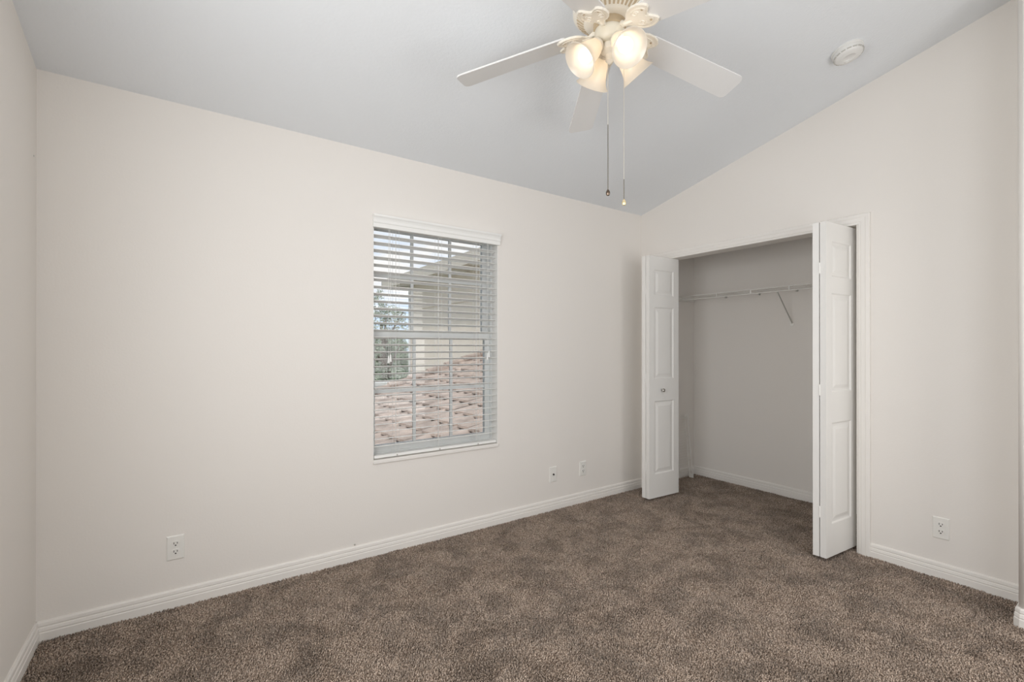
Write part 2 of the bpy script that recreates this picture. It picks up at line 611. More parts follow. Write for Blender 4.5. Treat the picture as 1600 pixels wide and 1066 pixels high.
# walk so that the left side points away from the opening (path in the wall plane: a = y, b = z)
sweep(bm, [(CL, PZ), (CL, CT), (CR, CT), (CR, PZ)], [(-o, h) for o, h in CP], lambda a, b, h: (W - h, a, b))
struct('trim_1', bm, M['trim'], 'white moulded casing around the closet opening', 'door casing')
bm = B()
box(bm, W, W + WT, CL - 0.012, CL, PZ, CT)
box(bm, W, W + WT, CR, CR + 0.012, PZ, CT)
struct('trim_2', bm, M['trim'], 'white jamb lining inside the closet opening', 'door jamb')
bm = B()
box(bm, X0 - 0.004, X1 + 0.004, -0.012, 0.074, Z0 - 0.024, Z0, bev=0.005)
struct('trim_3', bm, M['trim'], 'white window sill below the blind', 'window sill')
bm = B()
box(bm, X0 - 0.004, X0, 0.0005, 0.155, Z0, Z1)
box(bm, X1, X1 + 0.004, 0.0005, 0.155, Z0, Z1)
box(bm, X0, X1, 0.0005, 0.155, Z1, Z1 + 0.004)
struct('trim_4', bm, M['door'], 'white painted reveal lining the window opening', 'window reveal')

# ------------------------------------------------------------------ window (single hung, 3 x 2 grids)
win = thing('window_1', 'white single hung window with grid bars behind the blind', 'window', (1.9, 0.09, Z0), kind='structure')
FI = 0.014


def rect_frame(bm, x0, x1, z0, z1, y0, y1, w, bev=0.0):
    wl, wr, wb, wt = w if isinstance(w, tuple) else (w,) * 4
    box(bm, x0, x0 + wl, y0, y1, z0, z1, bev)
    box(bm, x1 - wr, x1, y0, y1, z0, z1, bev)
    box(bm, x0 + wl, x1 - wr, y0, y1, z0, z0 + wb, bev)
    box(bm, x0 + wl, x1 - wr, y0, y1, z1 - wt, z1, bev)


bm = B()
rect_frame(bm, X0, X1, Z0, Z1, 0.075, 0.155, (FI, FI, 0.03, 0.02))
obj('frame', bm, M['vinyl'], win)
bm = B()   # upper sash, outer track
gx0, gx1 = 1.478, 2.296
rect_frame(bm, X0 + FI, X1 - FI, 1.322, Z1 - 0.02, 0.120, 0.145, (0.022, 0.040, 0.04, 0.02))
us = obj('upper_sash', bm, M['vinyl'], win)
bm = B()
for k in (1.754, 2.034):
    box(bm, k - 0.010, k + 0.010, 0.127, 0.137, 1.362, Z1 - 0.04)
box(bm, gx0, gx1, 0.1264, 0.1376, 1.700, 1.718)
obj('grid_bars', bm, M['vinyl'], us)
bm = B()
box(bm, gx0 - 0.004, gx1 + 0.006, 0.131, 0.134, 1.36, Z1 - 0.038)
obj('glass_pane', bm, M['glass'], us)
bm = B()   # lower sash, inner track
rect_frame(bm, X0 + FI, X1 - FI, Z0 + 0.03, 1.362, 0.084, 0.112, (0.022, 0.040, 0.04, 0.042))
ls = obj('lower_sash', bm, M['vinyl'], win)
bm = B()
for k in (1.756, 2.026):
    box(bm, k - 0.010, k + 0.010, 0.093, 0.103, Z0 + 0.07, 1.32)
box(bm, gx0, gx1, 0.0924, 0.1036, 0.966, 0.988)
obj('grid_bars', bm, M['vinyl'], ls)
bm = B()
box(bm, gx0 - 0.004, gx1 + 0.006, 0.097, 0.100, Z0 + 0.068, 1.322)
obj('glass_pane', bm, M['glass'], ls)

# ------------------------------------------------------------------ blind
bl = thing('window_blind', 'white two inch slatted blind with valance, hanging open in the window', 'blind', (1.9, 0.03, Z0))
SX0, SX1 = X0 + 0.006, X1 - 0.006
bm = B()
VP = [(0.003, 1.979), (-0.013, 1.979), (-0.0145, 1.984), (-0.0145, 2.003), (-0.019, 2.008), (-0.019, 2.024), (-0.0235, 2.034),
      (-0.031, 2.043), (-0.032, 2.054), (-0.002, 2.054), (0.003, 2.05)]
prism(bm, [(p[0], p[1]) for p in VP], lambda a, b, h: (h, a - 0.0005 - 0.003, b), 1.447, 2.357)
obj('valance', bm, M['slat'], bl)
bm = B()
box(bm, SX0, SX1, 0.004, 0.056, 1.985, 2.03, 0.002)
obj('headrail', bm, M['slat'], bl)
TILT = R(11)
bm = B()
NSL = 30
for k in range(NSL):
    zc = 1.9345 - k * 0.04444
    cy = 0.031
    prof = []
    for t in (-1, -0.5, 0, 0.5, 1):
        prof.append((t * 0.025, 0.0022 * (1 - t * t)))
    up = [(a, b + 0.0014) for a, b in prof]
    dn = [(a, b - 0.0014) for a, b in prof][::-1]
    pl = []
    for a, b in up + dn:
        pl.append((cy + a * math.cos(TILT) + b * math.sin(TILT), zc - a * math.sin(TILT) + b * math.cos(TILT)))
    prism(bm, pl, lambda a, b, h: (h, a, b), SX0, SX1)
obj('slats', bm, M['slat'], bl)
bm = B()
box(bm, SX0, SX1, 0.006, 0.056, Z0 + 0.006, Z0 + 0.024, 0.003)
br_ = obj('bottom_rail', bm, M['slat'], bl)
LX = (1.605, 1.898, 2.19)
for x in LX:
    bm = B()
    lathe(bm, [(0.006, 0), (0.005, 0.002)], (x, 0.0065, Z0 + 0.013), (0, -1, 0), 14)
    obj('cord_plug', bm, M['wire_grey'], br_)
for x in LX:
    bm = B()
    for dx in (-0.011, 0.011):
        for y in (0.0045, 0.0575):
            tube(bm, [(x + dx, y, Z0 + 0.02), (x + dx, y, 1.99)], 0.0008, 5)
    tube(bm, [(x, 0.031, Z0 + 0.02), (x, 0.031, 1.99)], 0.0009, 5)
    obj('ladder_cord', bm, M['cord'], bl)
for x, zs, name in ((1.55, (1.157, 1.165), 'tilt_cord'), (2.262, (1.166, 1.185), 'lift_cord')):
    for j, (dx, zz) in enumerate(zip((-0.006, 0.007), zs)):
        bm = B()
        tube(bm, [(x + dx * 0.5, -0.004, 1.982), (x + dx, -0.007, 1.6), (x + dx, -0.007, zz + 0.04)], 0.0012, 6)
        cd_ = obj(name, bm, M['cord'], bl)
        bm = B()
        lathe(bm, [(0.0025, 0.046), (0.0045, 0.040), (0.0055, 0.022), (0.0075, 0.004), (0.0070, 0.0)][::-1], (x + dx, -0.007, zz), (0, 0, 1), 14)
        obj('tassel', bm, M['tassel'], cd_, True)


# ------------------------------------------------------------------ closet bifold doors
def leaf_bm(w, h, t, panels):
    """local: u along width, v up, front face at d = 0, back at d = t"""
    bm = B()
    us = [0, 0.062, w - 0.062, w]
    vs_ = [0]
    for a, b in panels:
        vs_ += [a, b]
    vs_.append(h)
    vt = lambda u, v, d: bm.verts.new((u, d, v))
    for side in (0, 1):
        base = 0.0 if side == 0 else t
        sg = 1 if side == 0 else -1
        for j in range(len(vs_) - 1):
            for i in range(3):
                u0, u1, v0, v1 = us[i], us[i + 1], vs_[j], vs_[j + 1]
                if i == 1 and j % 2 == 1:
                    prev = None
                    for ins, dep in ((0, 0), (0.004, 0.001), (0.010, 0.0065), (0.016, 0.0070), (0.024, 0.0065), (0.044, 0.0012), (0.047, 0.0010)):
                        ring = [vt(u0 + ins, v0 + ins, base + sg * dep), vt(u1 - ins, v0 + ins, base + sg * dep),
                                vt(u1 - ins, v1 - ins, base + sg * dep), vt(u0 + ins, v1 - ins, base + sg * dep)]
                        if prev:
                            for k in range(4):
                                bm.faces.new((prev[k], prev[(k + 1) % 4], ring[(k + 1) % 4], ring[k]))
                        prev = ring
                    bm.faces.new(prev)
                else:
                    bm.faces.new((vt(u0, v0, base), vt(u1, v0, base), vt(u1, v1, base), vt(u0, v1, base)))
    for a, b in (((0, 0), (w, 0)), ((w, 0), (w, h)), ((w, h), (0, h)), ((0, h), (0, 0))):
        bm.faces.new((vt(a[0], a[1], 0), vt(b[0], b[1], 0), vt(b[0], b[1], t), vt(a[0], a[1], t)))
    bmesh.ops.remove_doubles(bm, verts=bm.verts[:], dist=1e-5)
    return bm


DZ0, DZ1, LT = 0.018, 1.993, 0.034
DH = DZ1 - DZ0
PAN = [(0.190, DH - 1.184), (DH - 1.008, DH - 0.415), (DH - 0.322, DH - 0.107)]


def place_leaf(parent, fx, fy, bx, by, side, lift=0.0):
    """front (room) end at (fx, fy), far end at (bx, by) on the visible face; thickness goes to +y (side=1) or -y"""
    d = Vector((bx - fx, by - fy, 0))
    w = d.length
    d.normalize()
    nrm = Vector((-d.y, d.x, 0)) * side
    bm = leaf_bm(w, DH, LT, PAN)
    for v in bm.verts:
        u, dd, z = v.co
        v.co = Vector((fx, fy, DZ0 + lift)) + d * u + nrm * dd + Vector((0, 0, z))
    return obj('leaf', bm, M['door'], parent)


def hinges(parent, x, y):
    for z in (0.28, 1.0, 1.72):
        bm = B()
        lathe(bm, [(0.0035, 0), (0.0035, 0.065)], (x, y, z - 0.03), (0, 0, 1), 10)
        box(bm, x + 0.001, x + 0.026, y - 0.0019, y + 0.0019, z - 0.03, z + 0.035)
        obj('hinge', bm, M['door'], parent)


# left pair
dl = thing('door_1', 'left pair of white panelled bifold closet doors, folded open beside the window wall', 'closet door', (3.77, -0.27, 0), kind='structure')
GL = 0.004
lf = place_leaf(dl, 3.598, -0.3225, 3.957, -0.3420, 1, 0.008)                                # leaf with the knob
place_leaf(dl, 3.598, -0.3225 + 2 * LT + GL, 3.954, -0.3225 + 2 * LT + GL + 0.020, -1, 0.008)
hinges(dl, 3.5995, -0.3225 + LT + GL / 2)
bm = B()
lathe(bm, [(0.006, 0.0), (0.006, 0.010), (0.0125, 0.014), (0.0155, 0.020), (0.0145, 0.027), (0.008, 0.031), (0.0, 0.032)], (3.745, -0.3308, 0.902), (-0.05, -1, 0), 24)
tag(obj('knob', bm, M['chrome'], lf, True), 'small round satin nickel knob')
# right pair
dr = thing('door_2', 'right pair of white panelled bifold closet doors, folded open in front of the closet', 'closet door', (3.77, -1.57, 0), kind='structure')
place_leaf(dr, 3.590, -1.6045, 3.948, -1.632, 1)
lf2 = place_leaf(dr, 3.590, -1.6045 + 2 * LT + GL, 3.945, -1.6045 + 2 * LT + GL + 0.018, -1)
hinges(dr, 3.5915, -1.6045 + LT + GL / 2)
bm = B()
lathe(bm, [(0.006, 0.0), (0.006, 0.010), (0.0125, 0.014), (0.0155, 0.020), (0.0145, 0.027), (0.008, 0.031), (0.0, 0.032)], (3.745, -1.5235, 0.902), (-0.05, 1, 0), 24)
tag(obj('knob', bm, M['chrome'], lf2, True), 'small round satin nickel knob')

# ------------------------------------------------------------------ closet wire shelf
SHY0, SHY1, SHX, SHZ = -0.085, CY1 + 0.004, 4.385, 1.735
sh = thing('wire_shelf', 'white wire closet shelf on the closet back wall', 'wire shelf', (4.53, -0.9, 1.70))
bm = B()
nw = 70
for k in range(nw):
    y = SHY0 + 0.004 + (SHY1 - SHY0 - 0.008) * k / (nw - 1)
    tube(bm, [(CBX - 0.006, y, SHZ + 0.002), (SHX, y, SHZ + 0.002), (SHX - 0.002, y, SHZ - 0.004)], 0.0014, 5)
for x in (CBX - 0.008, 4.53):
    tube(bm, [(x, SHY0, SHZ - 0.002), (x, SHY1, SHZ - 0.002)], 0.0028, 6)
obj('deck_wires', bm, M['wire'], sh)
bm = B()
for z in (SHZ, SHZ - 0.034):
    tube(bm, [(SHX - 0.002, SHY0, z), (SHX - 0.002, SHY1, z)], 0.0036, 8)
for y in (SHY0 + 0.004, -0.428, -0.732, -1.036, -1.34, -1.644):
    tube(bm, [(SHX - 0.003, y, SHZ), (SHX - 0.003, y, SHZ - 0.034)], 0.0044, 8)
obj('front_lip', bm, M['wire'], sh)
bm = B()
box(bm, SHX - 0.01, CBX, -0.016, 0.0, SHZ - 0.030, SHZ - 0.022)
box(bm, SHX - 0.01, CBX, -0.003, 0.0, SHZ - 0.030, SHZ + 0.012)
tube(bm, [(SHX, -0.01, SHZ - 0.002), (SHX, SHY0, SHZ - 0.002)], 0.0035, 8)
tube(bm, [(SHX, -0.01, SHZ - 0.034), (SHX, SHY0, SHZ - 0.034)], 0.0035, 8)
obj('end_bracket', bm, M['wire'], sh)
for y in (-0.3435, -0.6542, -0.965, -1.276, -1.587):
    bm = B()
    box(bm, CBX - 0.010, CBX, y - 0.008, y + 0.008, SHZ - 0.020, SHZ + 0.004, 0.002)
    box(bm, CBX - 0.016, CBX - 0.010, y - 0.006, y + 0.006, SHZ - 0.020, SHZ - 0.010)
    obj('wall_clip', bm, M['wire_grey'], sh)
for y in (-0.938, -1.70):
    bm = B()
    tube(bm, [(SHX + 0.002, y - 0.012, SHZ - 0.036), (SHX + 0.006, y - 0.010, SHZ - 0.045), (CBX - 0.012, y + 0.010, 1.462), (CBX - 0.006, y + 0.0115, 1.452)], 0.0048, 8)
    bcx = obj('support_brace', bm, M['wire_grey'], sh)
    bm = B()
    lathe(bm, [(0.014, 0), (0.014, 0.005), (0.010, 0.007)], (CBX, y + 0.0115, 1.445), (-1, 0, 0), 18)
    ft = obj('brace_foot', bm, M['wire'], bcx)

# loose length of wire shelf standing on end against the closet's left wall
pn = thing('wire_shelf_offcut', 'loose wire shelf piece standing on end in the closet left corner', 'wire shelf', (4.43, -0.03, 0))
bm = B()
xa, xb, zb, ztp = 4.19, 4.50, 0.020, 0.60
yb, yt = -0.075, -0.016
fy = lambda z: yb + (yt - yb) * (z - zb) / (ztp - zb)
for k in range(24):
    z = zb + 0.004 + (ztp - zb - 0.008) * k / 23
    tube(bm, [(xa, fy(z), z), (xb, fy(z), z)], 0.0015, 5)
for x in (xa, xa + 0.16, xb):
    tube(bm, [(x, fy(zb) - 0.003, zb), (x, fy(ztp) - 0.003, ztp)], 0.003, 6)
obj('deck_wires', bm, M['wire'], pn)
bm = B()
tube(bm, [(xb, fy(zb) - 0.035, zb), (xb, fy(ztp) - 0.035, ztp)], 0.003, 6)
for z in (zb, 0.19, 0.40, ztp):
    tube(bm, [(xb, fy(z), z), (xb, fy(z) - 0.035, z)], 0.0034, 6)
obj('front_lip', bm, M['wire'], pn)
for z in (zb, ztp - 0.04):
    bm = B()
    box(bm, xb - 0.006, xb + 0.006, fy(z) - 0.040, fy(z) + 0.004, 0.010 if z == zb else z, z + 0.03, 0.002)
    obj('end_cap', bm, M['plate'], pn)


# ------------------------------------------------------------------ wall plates
def plate(label, at, facing, kind, group):
    """facing: 'y' on the window wall (looks to -y) or 'x' on the closet wall (looks to -x)"""
    x, y, z = at
    root = thing('power_outlet' if kind == 'duplex' else 'cable_outlet', label, 'outlet', at, group)
    if facing == 'y':
        fn = lambda u, d, v: Vector((x + u, y - d, z + v))
    else:
        fn = lambda u, d, v: Vector((x - d, y - u, z + v))

    def mapped(bm):
        for v in bm.verts:
            v.co = fn(v.co.x, v.co.y, v.co.z)
        return bm
    bm = B()
    prev = None
    for ins, d in ((0, 0.0), (0, 0.003), (0.004, 0.006)):
        ring = [bm.verts.new((sx * (0.0355 - ins), d, sz * (0.058 - ins))) for sx, sz in ((-1, -1), (1, -1), (1, 1), (-1, 1))]
        if prev:
            for k in range(4):
                bm.faces.new((prev[k], prev[(k + 1) % 4], ring[(k + 1) % 4], ring[k]))
        prev = ring
    bm.faces.new(prev)
    obj('cover_plate', mapped(bm), M['plate'], root)
    if kind == 'duplex':
        for dz in (0.0195, -0.0195):
            bm = B()
            pts = []
            for k in range(28):
                a = 2 * math.pi * k / 28
                pts.append((max(-0.0165, min(0.0165, 0.0185 * math.cos(a))), dz + 0.0145 * math.sin(a)))
            prism(bm, pts, lambda a, b, h: (a, h, b), 0.004, 0.0085)
            sk = obj('socket', mapped(bm), M['plate'], root)
            bm = B()
            box(bm, -0.0080, -0.0052, 0.0080, 0.0092, dz - 0.001, dz + 0.0085)
            box(bm, 0.0052, 0.0080, 0.0080, 0.0092, dz + 0.000, dz + 0.0080)
            pts = [(0.0035 * math.cos(2 * math.pi * k / 14), dz - 0.0068 + 0.0032 * math.sin(2 * math.pi * k / 14)) for k in range(14)]
            prism(bm, pts, lambda a, b, h: (a, h, b), 0.0080, 0.0092)
            obj('socket_slots', mapped(bm), M['slot'], sk)
        bm = B()
        lathe(bm, [(0.0032, 0.0055), (0.0030, 0.0072), (0.0, 0.0076)], (0, 0, 0), (0, 1, 0), 12)
        obj('screw', mapped(bm), M['plate'], root)
    else:
        bm = B()
        lathe(bm, [(0.0075, 0.0055), (0.0075, 0.008), (0.0048, 0.0082), (0.0048, 0.016), (0.003, 0.0162)], (0, 0, 0.0), (0, 1, 0), 16)
        obj('coax_jack', mapped(bm), M['slot'], root, True)
        for dz in (0.042, -0.042):
            bm = B()
            lathe(bm, [(0.0032, 0.0055), (0.0030, 0.0070), (0.0, 0.0074)], (0, 0, dz), (0, 1, 0), 12)
            obj('screw', mapped(bm), M['plate'], root)
    return root


plate('white duplex outlet on the window wall, nearest the left wall', (0.484, 0, 0.284), 'y', 'duplex', 'wall outlets')
plate('white cable jack plate with one dark centre jack, right of the window', (2.858, 0, 0.2725), 'y', 'coax', 'wall outlets')
plate('white duplex outlet on the window wall between cable jack and closet doors', (3.170, 0, 0.2725), 'y', 'duplex', 'wall outlets')
plate('white duplex outlet on the closet wall, right of the folded doors', (W, -2.046, 0.270), 'x', 'duplex', 'wall outlets')

# tiny nail leftovers in the wall
bm = B()
lathe(bm, [(0.004, 0), (0.006, 0.006), (0.002, 0.012), (0.0, 0.013)], (1.340, 0, 0.092), (0.2, -1, 0.3), 10)
tag(obj('wall_anchor', bm, M['wire_grey'], None, True, origin=(1.340, 0, 0.092)), 'small grey wall anchor just above the baseboard left of the window', 'wall anchor')
bm = B()
lathe(bm, [(0.0035, 0), (0.0035, 0.002), (0.0, 0.003)], (0, -0.046, 2.054), (1, 0, 0), 10)
tag(obj('nail', bm, M['wire_grey'], None, True, origin=(0, -0.046, 2.054)), 'tiny grey nail head high in the left wall corner', 'nail')

# ------------------------------------------------------------------ smoke detector
pc = Vector((3.440, -1.765, ceil_z(-1.765)))
cn = Vector((0, -S, -1)).normalized()
sdt = thing('smoke_detector', 'round white smoke detector on the sloping ceiling', 'smoke detector', pc)
bm = B()
lathe(bm, [(0.074, 0.0), (0.074, 0.010), (0.072, 0.012)], pc, cn, 48)
obj('base_ring', bm, M['detector'], sdt, True)
bm = B()
lathe(bm, [(0.070, 0.012), (0.070, 0.020), (0.066, 0.034), (0.058, 0.042), (0.046, 0.046), (0.030, 0.047), (0.028, 0.0455), (0.0, 0.0455)], pc, cn, 48)
cv = obj('cover', bm, M['detector'], sdt, True)
u_, w_ = frame_axes(cn)
bm = B()
for k in range(16):
    a = 2 * math.pi * k / 16
    d = u_ * math.cos(a) + w_ * math.sin(a)
    tdir = cn.cross(d)
    c0 = pc + d * 0.0665 + cn * 0.0325
    q = [c0 + tdir * sx * 0.010 + (d * -0.35 + cn).normalized() * sz * 0.0022 + d * 0.0035 for sx, sz in ((-1, -1), (1, -1), (1, 1), (-1, 1))]
    q2 = [p - d * 0.006 for p in q]
    va = [bm.verts.new(p) for p in q]
    vb = [bm.verts.new(p) for p in q2]
    bm.faces.new(va)
    bm.faces.new(vb[::-1])
    for i in range(4):
        bm.faces.new((va[i], va[(i + 1) % 4], vb[(i + 1) % 4], vb[i]))
obj('vent_slots', bm, M['wire_grey'], cv)
bm = B()
bpnt = pc + Vector((0.02, -0.028, 0)).cross(cn).normalized() * 0.030
lathe(bm, [(0.011, 0.044), (0.011, 0.0495), (0.009, 0.051)], bpnt, cn, 20)
obj('test_button', bm, M['detector'], cv, True)

# ------------------------------------------------------------------ ceiling fan
HX, HY, HBZ = 1.9498, -1.4492, 2.5617
DROOP, PITCH, PHI0, BR = 0.1794, -0.1943, 2.2575, 0.667
ztop = ceil_z(HY)
fan = thing('ceiling_fan', 'white five blade ceiling fan with four lit bell shades', 'ceiling fan', (HX, HY, ztop))
A0 = (HX, HY, 0)
bm = B()
# canopy hugging the sloped ceiling
lathe(bm, [(0.085, ztop - 0.045), (0.085, ztop - 0.035), (0.075, ztop + 0.03)], A0, n=40)
for v in bm.verts:
    if v.co.z > ztop:
        v.co.z = ceil_z(v.co.y) - 0.0005
lathe(bm, [(0.03, ztop - 0.09), (0.03, ztop - 0.045)], A0, n=24)
obj('canopy', bm, M['fan'], fan, True)
bm = B()
lathe(bm, [(0.06, 2.700), (0.115, 2.696), (0.143, 2.682), (0.150, 2.665), (0.150, 2.632), (0.146, 2.622), (0.138, 2.618), (0.100, 2.588), (0.094, 2.583), (0.06, 2.583)][::-1], A0, n=64)
mh = obj('motor_housing', bm, M['fan'], fan, True)
bm = B()
for k in range(42):
    a = PHI0 + 2 * math.pi * k / 42
    d = Vector((math.cos(a), math.sin(a), 0))
    t = Vector((-math.sin(a), math.cos(a), 0))
    pa = Vector(A0) + d * 0.1065 + Vector((0, 0, 2.5915))
    pb = Vector(A0) + d * 0.1340 + Vector((0, 0, 2.6135))
    nn = Vector((d.x * 0.62, d.y * 0.62, -0.78)).normalized()
    va = [bm.verts.new(p + t * s * w + nn * 0.0010) for p, s, w in ((pa, -1, 0.0036), (pa, 1, 0.0036), (pb, 1, 0.0052), (pb, -1, 0.0052))]
    vb = [bm.verts.new(v.co - nn * 0.004) for v in va]
    bm.faces.new(va)
    bm.faces.new(vb[::-1])
    for i in range(4):
        bm.faces.new((va[i], va[(i + 1) % 4], vb[(i + 1) % 4], vb[i]))
obj('vent_slots', bm, M['fan_tan'], mh)
bm = B()
lathe(bm, [(0.066, 2.583), (0.066, 2.560), (0.058, 2.556)][::-1], A0, n=48)
obj('flywheel', bm, M['fan_tan'], fan, True)
bm = B()
lathe(bm, [(0.050, 2.562), (0.060, 2.556), (0.062, 2.545), (0.060, 2.520), (0.054, 2.505), (0.044, 2.498), (0.030, 2.496)][::-1], A0, n=48)
obj('switch_housing', bm, M['fan_cap'], fan, True)
bm = B()
lathe(bm, [(0.032, 2.499), (0.036, 2.490), (0.036, 2.470), (0.028, 2.462), (0.018, 2.455), (0.015, 2.440), (0.017, 2.433), (0.010, 2.424), (0.005, 2.418), (0.0, 2.416)][::-1], A0, n=40)
obj('light_fitter', bm, M['fan'], fan, True)


def blade_pt(k, r, s, n=0.0):
    """r along the drooping blade, s across it (metres), n along its normal"""
    an = PHI0 + k * R(72)
    d = Vector((math.cos(an) * math.cos(DROOP), math.sin(an) * math.cos(DROOP), -math.sin(DROOP)))
    t = Vector((-math.sin(an) * math.cos(PITCH), math.cos(an) * math.cos(PITCH), math.sin(PITCH)))
    nn = d.cross(t).normalized()
    return Vector((HX, HY, HBZ)) + d * r + t * s + nn * n


def round_poly(pts, rad, seg=5):
    out = []
    n = len(pts)
    for i in range(n):
        p, a, b = Vector(pts[i]), Vector(pts[i - 1]), Vector(pts[(i + 1) % n])
        rr = min(rad[i], (a - p).length * 0.45, (b - p).length * 0.45)
        if rr <= 0:
            out.append(tuple(p))
            continue
        p0 = p + (a - p).normalized() * rr
        p1 = p + (b - p).normalized() * rr
        for k in range(seg + 1):
            t = k / seg
            q = p0 * (1 - t) ** 2 + p * 2 * t * (1 - t) + p1 * t * t
            out.append((q.x, q.y))
    return out


def smooth_poly(pts, seg=4):
    out = []
    n = len(pts)
    for i in range(n):
        p0, p1, p2, p3 = (Vector(pts[(i + j - 1) % n]) for j in range(4))
        for k in range(seg):
            t = k / seg
            q = 0.5 * ((2 * p1) + (p2 - p0) * t + (2 * p0 - 5 * p1 + 4 * p2 - p3) * t * t + (3 * p1 - p0 - 3 * p2 + p3) * t ** 3)
            out.append((q.x, q.y))
    return out


BLADE = round_poly([(0.175, -0.058), (0.175, 0.058), (BR, 0.068), (BR, -0.068)], [0.02, 0.02, 0.030, 0.030], 6)
half = [(0.060, 0.010), (0.085, 0.012), (0.100, 0.020), (0.114, 0.038), (0.132, 0.053), (0.156, 0.061), (0.182, 0.061), (0.204, 0.053), (0.216, 0.040), (0.214, 0.028), (0.202, 0.016), (0.192, 0.005)]
IRON = [(r, s) for r, s in half] + [(r, -s) for r, s in half[::-1]]
for k in range(5):
    bm = B()
    prism(bm, BLADE, lambda a, b, h, k=k: blade_pt(k, a, b, h), 0.0, 0.0065)
    bmesh.ops.bevel(bm, geom=[e for e in bm.edges if len(e.link_faces) == 2 and e.calc_face_angle(0) > 1.2], offset=0.0012, segments=1, affect='EDGES')
    blade = obj('blade', bm, M['blade'], fan)
    bm = B()
    fnk = lambda a, b, h, k=k: blade_pt(k, a, b, h)
    prism(bm, IRON, fnk, -0.006, -0.0003)
    # raised ridge following the outline, and a scroll
    cx = sum(p[0] for p in IRON) / len(IRON)
    for f0, f1 in ((0.98, 0.90), (0.72, 0.66)):
        o_ = [fnk(cx + (a - cx) * f0, b * f0, -0.0085) for a, b in IRON if a > 0.10]
        i_ = [fnk(cx + (a - cx) * f1, b * f1, -0.0085) for a, b in IRON if a > 0.10]
        o2 = [fnk(cx + (a - cx) * f0, b * f0, -0.0055) for a, b in IRON if a > 0.10]
        i2 = [fnk(cx + (a - cx) * f1, b * f1, -0.0055) for a, b in IRON if a > 0.10]
        for la, lb in ((o_, i_), (o2, o_), (i_, i2)):
            va = [bm.verts.new(p) for p in la]
            vb = [bm.verts.new(p) for p in lb]
            for j in range(len(va) - 1):
                bm.faces.new((va[j], va[j + 1], vb[j + 1], vb[j]))
    for sgn in (1, -1):
        pts = [fnk(0.150 + 0.016 * (1 - t / 16) * math.cos(t * 0.7), sgn * (0.026 + 0.016 * (1 - t / 16) * math.sin(t * 0.7)), -0.0065) for t in range(14)]
        tube(bm, pts, 0.0022, 6)
    # arm dropping from the flywheel
    tube(bm, [Vector((HX, HY, 2.572)) + (fnk(0.06, 0, 0) - Vector((HX, HY, HBZ))) * 0.9 + Vector((0, 0, 0.002)), fnk(0.085, 0, -0.004), fnk(0.115, 0, -0.004)], [0.009, 0.009, 0.006], 10)
    ir = obj('blade_iron', bm, M['fan'], fan)
    for rr, ss in ((0.185, 0.030), (0.185, -0.030), (0.205, 0.055), (0.205, -0.055))[:2]:
        bm = B()
        lathe(bm, [(0.005, 0.0), (0.004, 0.002), (0.0, 0.003)], fnk(rr, ss, -0.006), fnk(rr, ss, -1) - fnk(rr, ss, 0), 10)
        obj('screw', bm, M['fan_tan'], ir, True)

# light kit: four arms, bell shades and bulbs
SHADE = [(0.026, 0.0), (0.030, 0.004), (0.035, 0.016), (0.040, 0.034), (0.044, 0.056), (0.050, 0.078), (0.058, 0.096), (0.067, 0.108), (0.0725, 0.1135)]
for k in range(4):
    an = 2.90 + k * math.pi / 2
    d = Vector((math.cos(an), math.sin(an), 0))
    op = Vector((HX, HY, 2.402)) + d * 0.140          # centre of the opening
    ax = (d * 0.70 + Vector((0, 0, -0.714))).normalized()
    nk = op - ax * 0.1135                              # neck
    bm = B()
    fp = Vector((HX, HY, 2.480)) + d * 0.030
    tube(bm, [fp, fp + d * 0.012 + Vector((0, 0, 0.008)), nk - ax * 0.020 + Vector((0, 0, 0.004)), nk - ax * 0.012], [0.008, 0.008, 0.008, 0.010], 12)
    lathe(bm, [(0.012, -0.022), (0.020, -0.018), (0.029, -0.008), (0.030, 0.003), (0.026, 0.003)], nk, ax, 28)
    arm = obj('lamp_arm', bm, M['fan'], fan, True)
    bm = B()
    outer = SHADE
    inner = [(r - 0.0028, h) for r, h in SHADE][::-1]
    lathe(bm, outer + [(SHADE[-1][0] - 0.0014, SHADE[-1][1] + 0.0012)] + inner, nk, ax, 44, cap0=False, cap1=False)
    obj('lamp_shade', bm, M['shade'], arm, True)
    bm = B()
    lathe(bm, [(0.013, 0.004), (0.0135, 0.030), (0.017, 0.042), (0.025, 0.056), (0.029, 0.070), (0.028, 0.083), (0.021, 0.095), (0.010, 0.101), (0.0, 0.1025)], nk, ax, 24)
    obj('bulb', bm, M['bulb'], arm, True)

# pull chains
for px, py_, z0, z1, z2, zf, fm, nm in ((1.9443, -1.4953 + 0.0, 2.505, 2.505, 2.17, 1.900, 'fob_dark', 0), (1.9982, -1.4831, 2.520, 2.520, 1.945, 1.860, 'fob_gold', 1)):
    if nm == 0:
        px, py_ = 1.9443, -1.4453
        zs = 2.418
    else:
        zs = 2.515
    bm = B()
    z = zs
    tube(bm, [(px, py_, zs), (px, py_, z2)], 0.0011, 6)
    while z > z2:
        bmesh.ops.create_icosphere(bm, subdivisions=1, radius=0.0016, matrix=Matrix.Translation((px, py_, z)))
        z -= 0.006
    ch = obj('pull_chain', bm, M['chain'], fan)
    bm = B()
    tube(bm, [(px, py_, z2), (px, py_, zf)], 0.0017, 8)
    obj('chain_extension', bm, M['dark_cord'], ch)
    bm = B()
    lathe(bm, [(0.0, 0.0), (0.006, 0.002), (0.0085, 0.009), (0.0085, 0.015), (0.0055, 0.022), (0.003, 0.026), (0.0, 0.027)], (px, py_, zf - 0.024), (0, 0, 1), 20)
    tag(obj('fob', bm, M[fm], ch, True), 'dark bronze bead fob' if nm == 0 else 'pale gold bead fob')

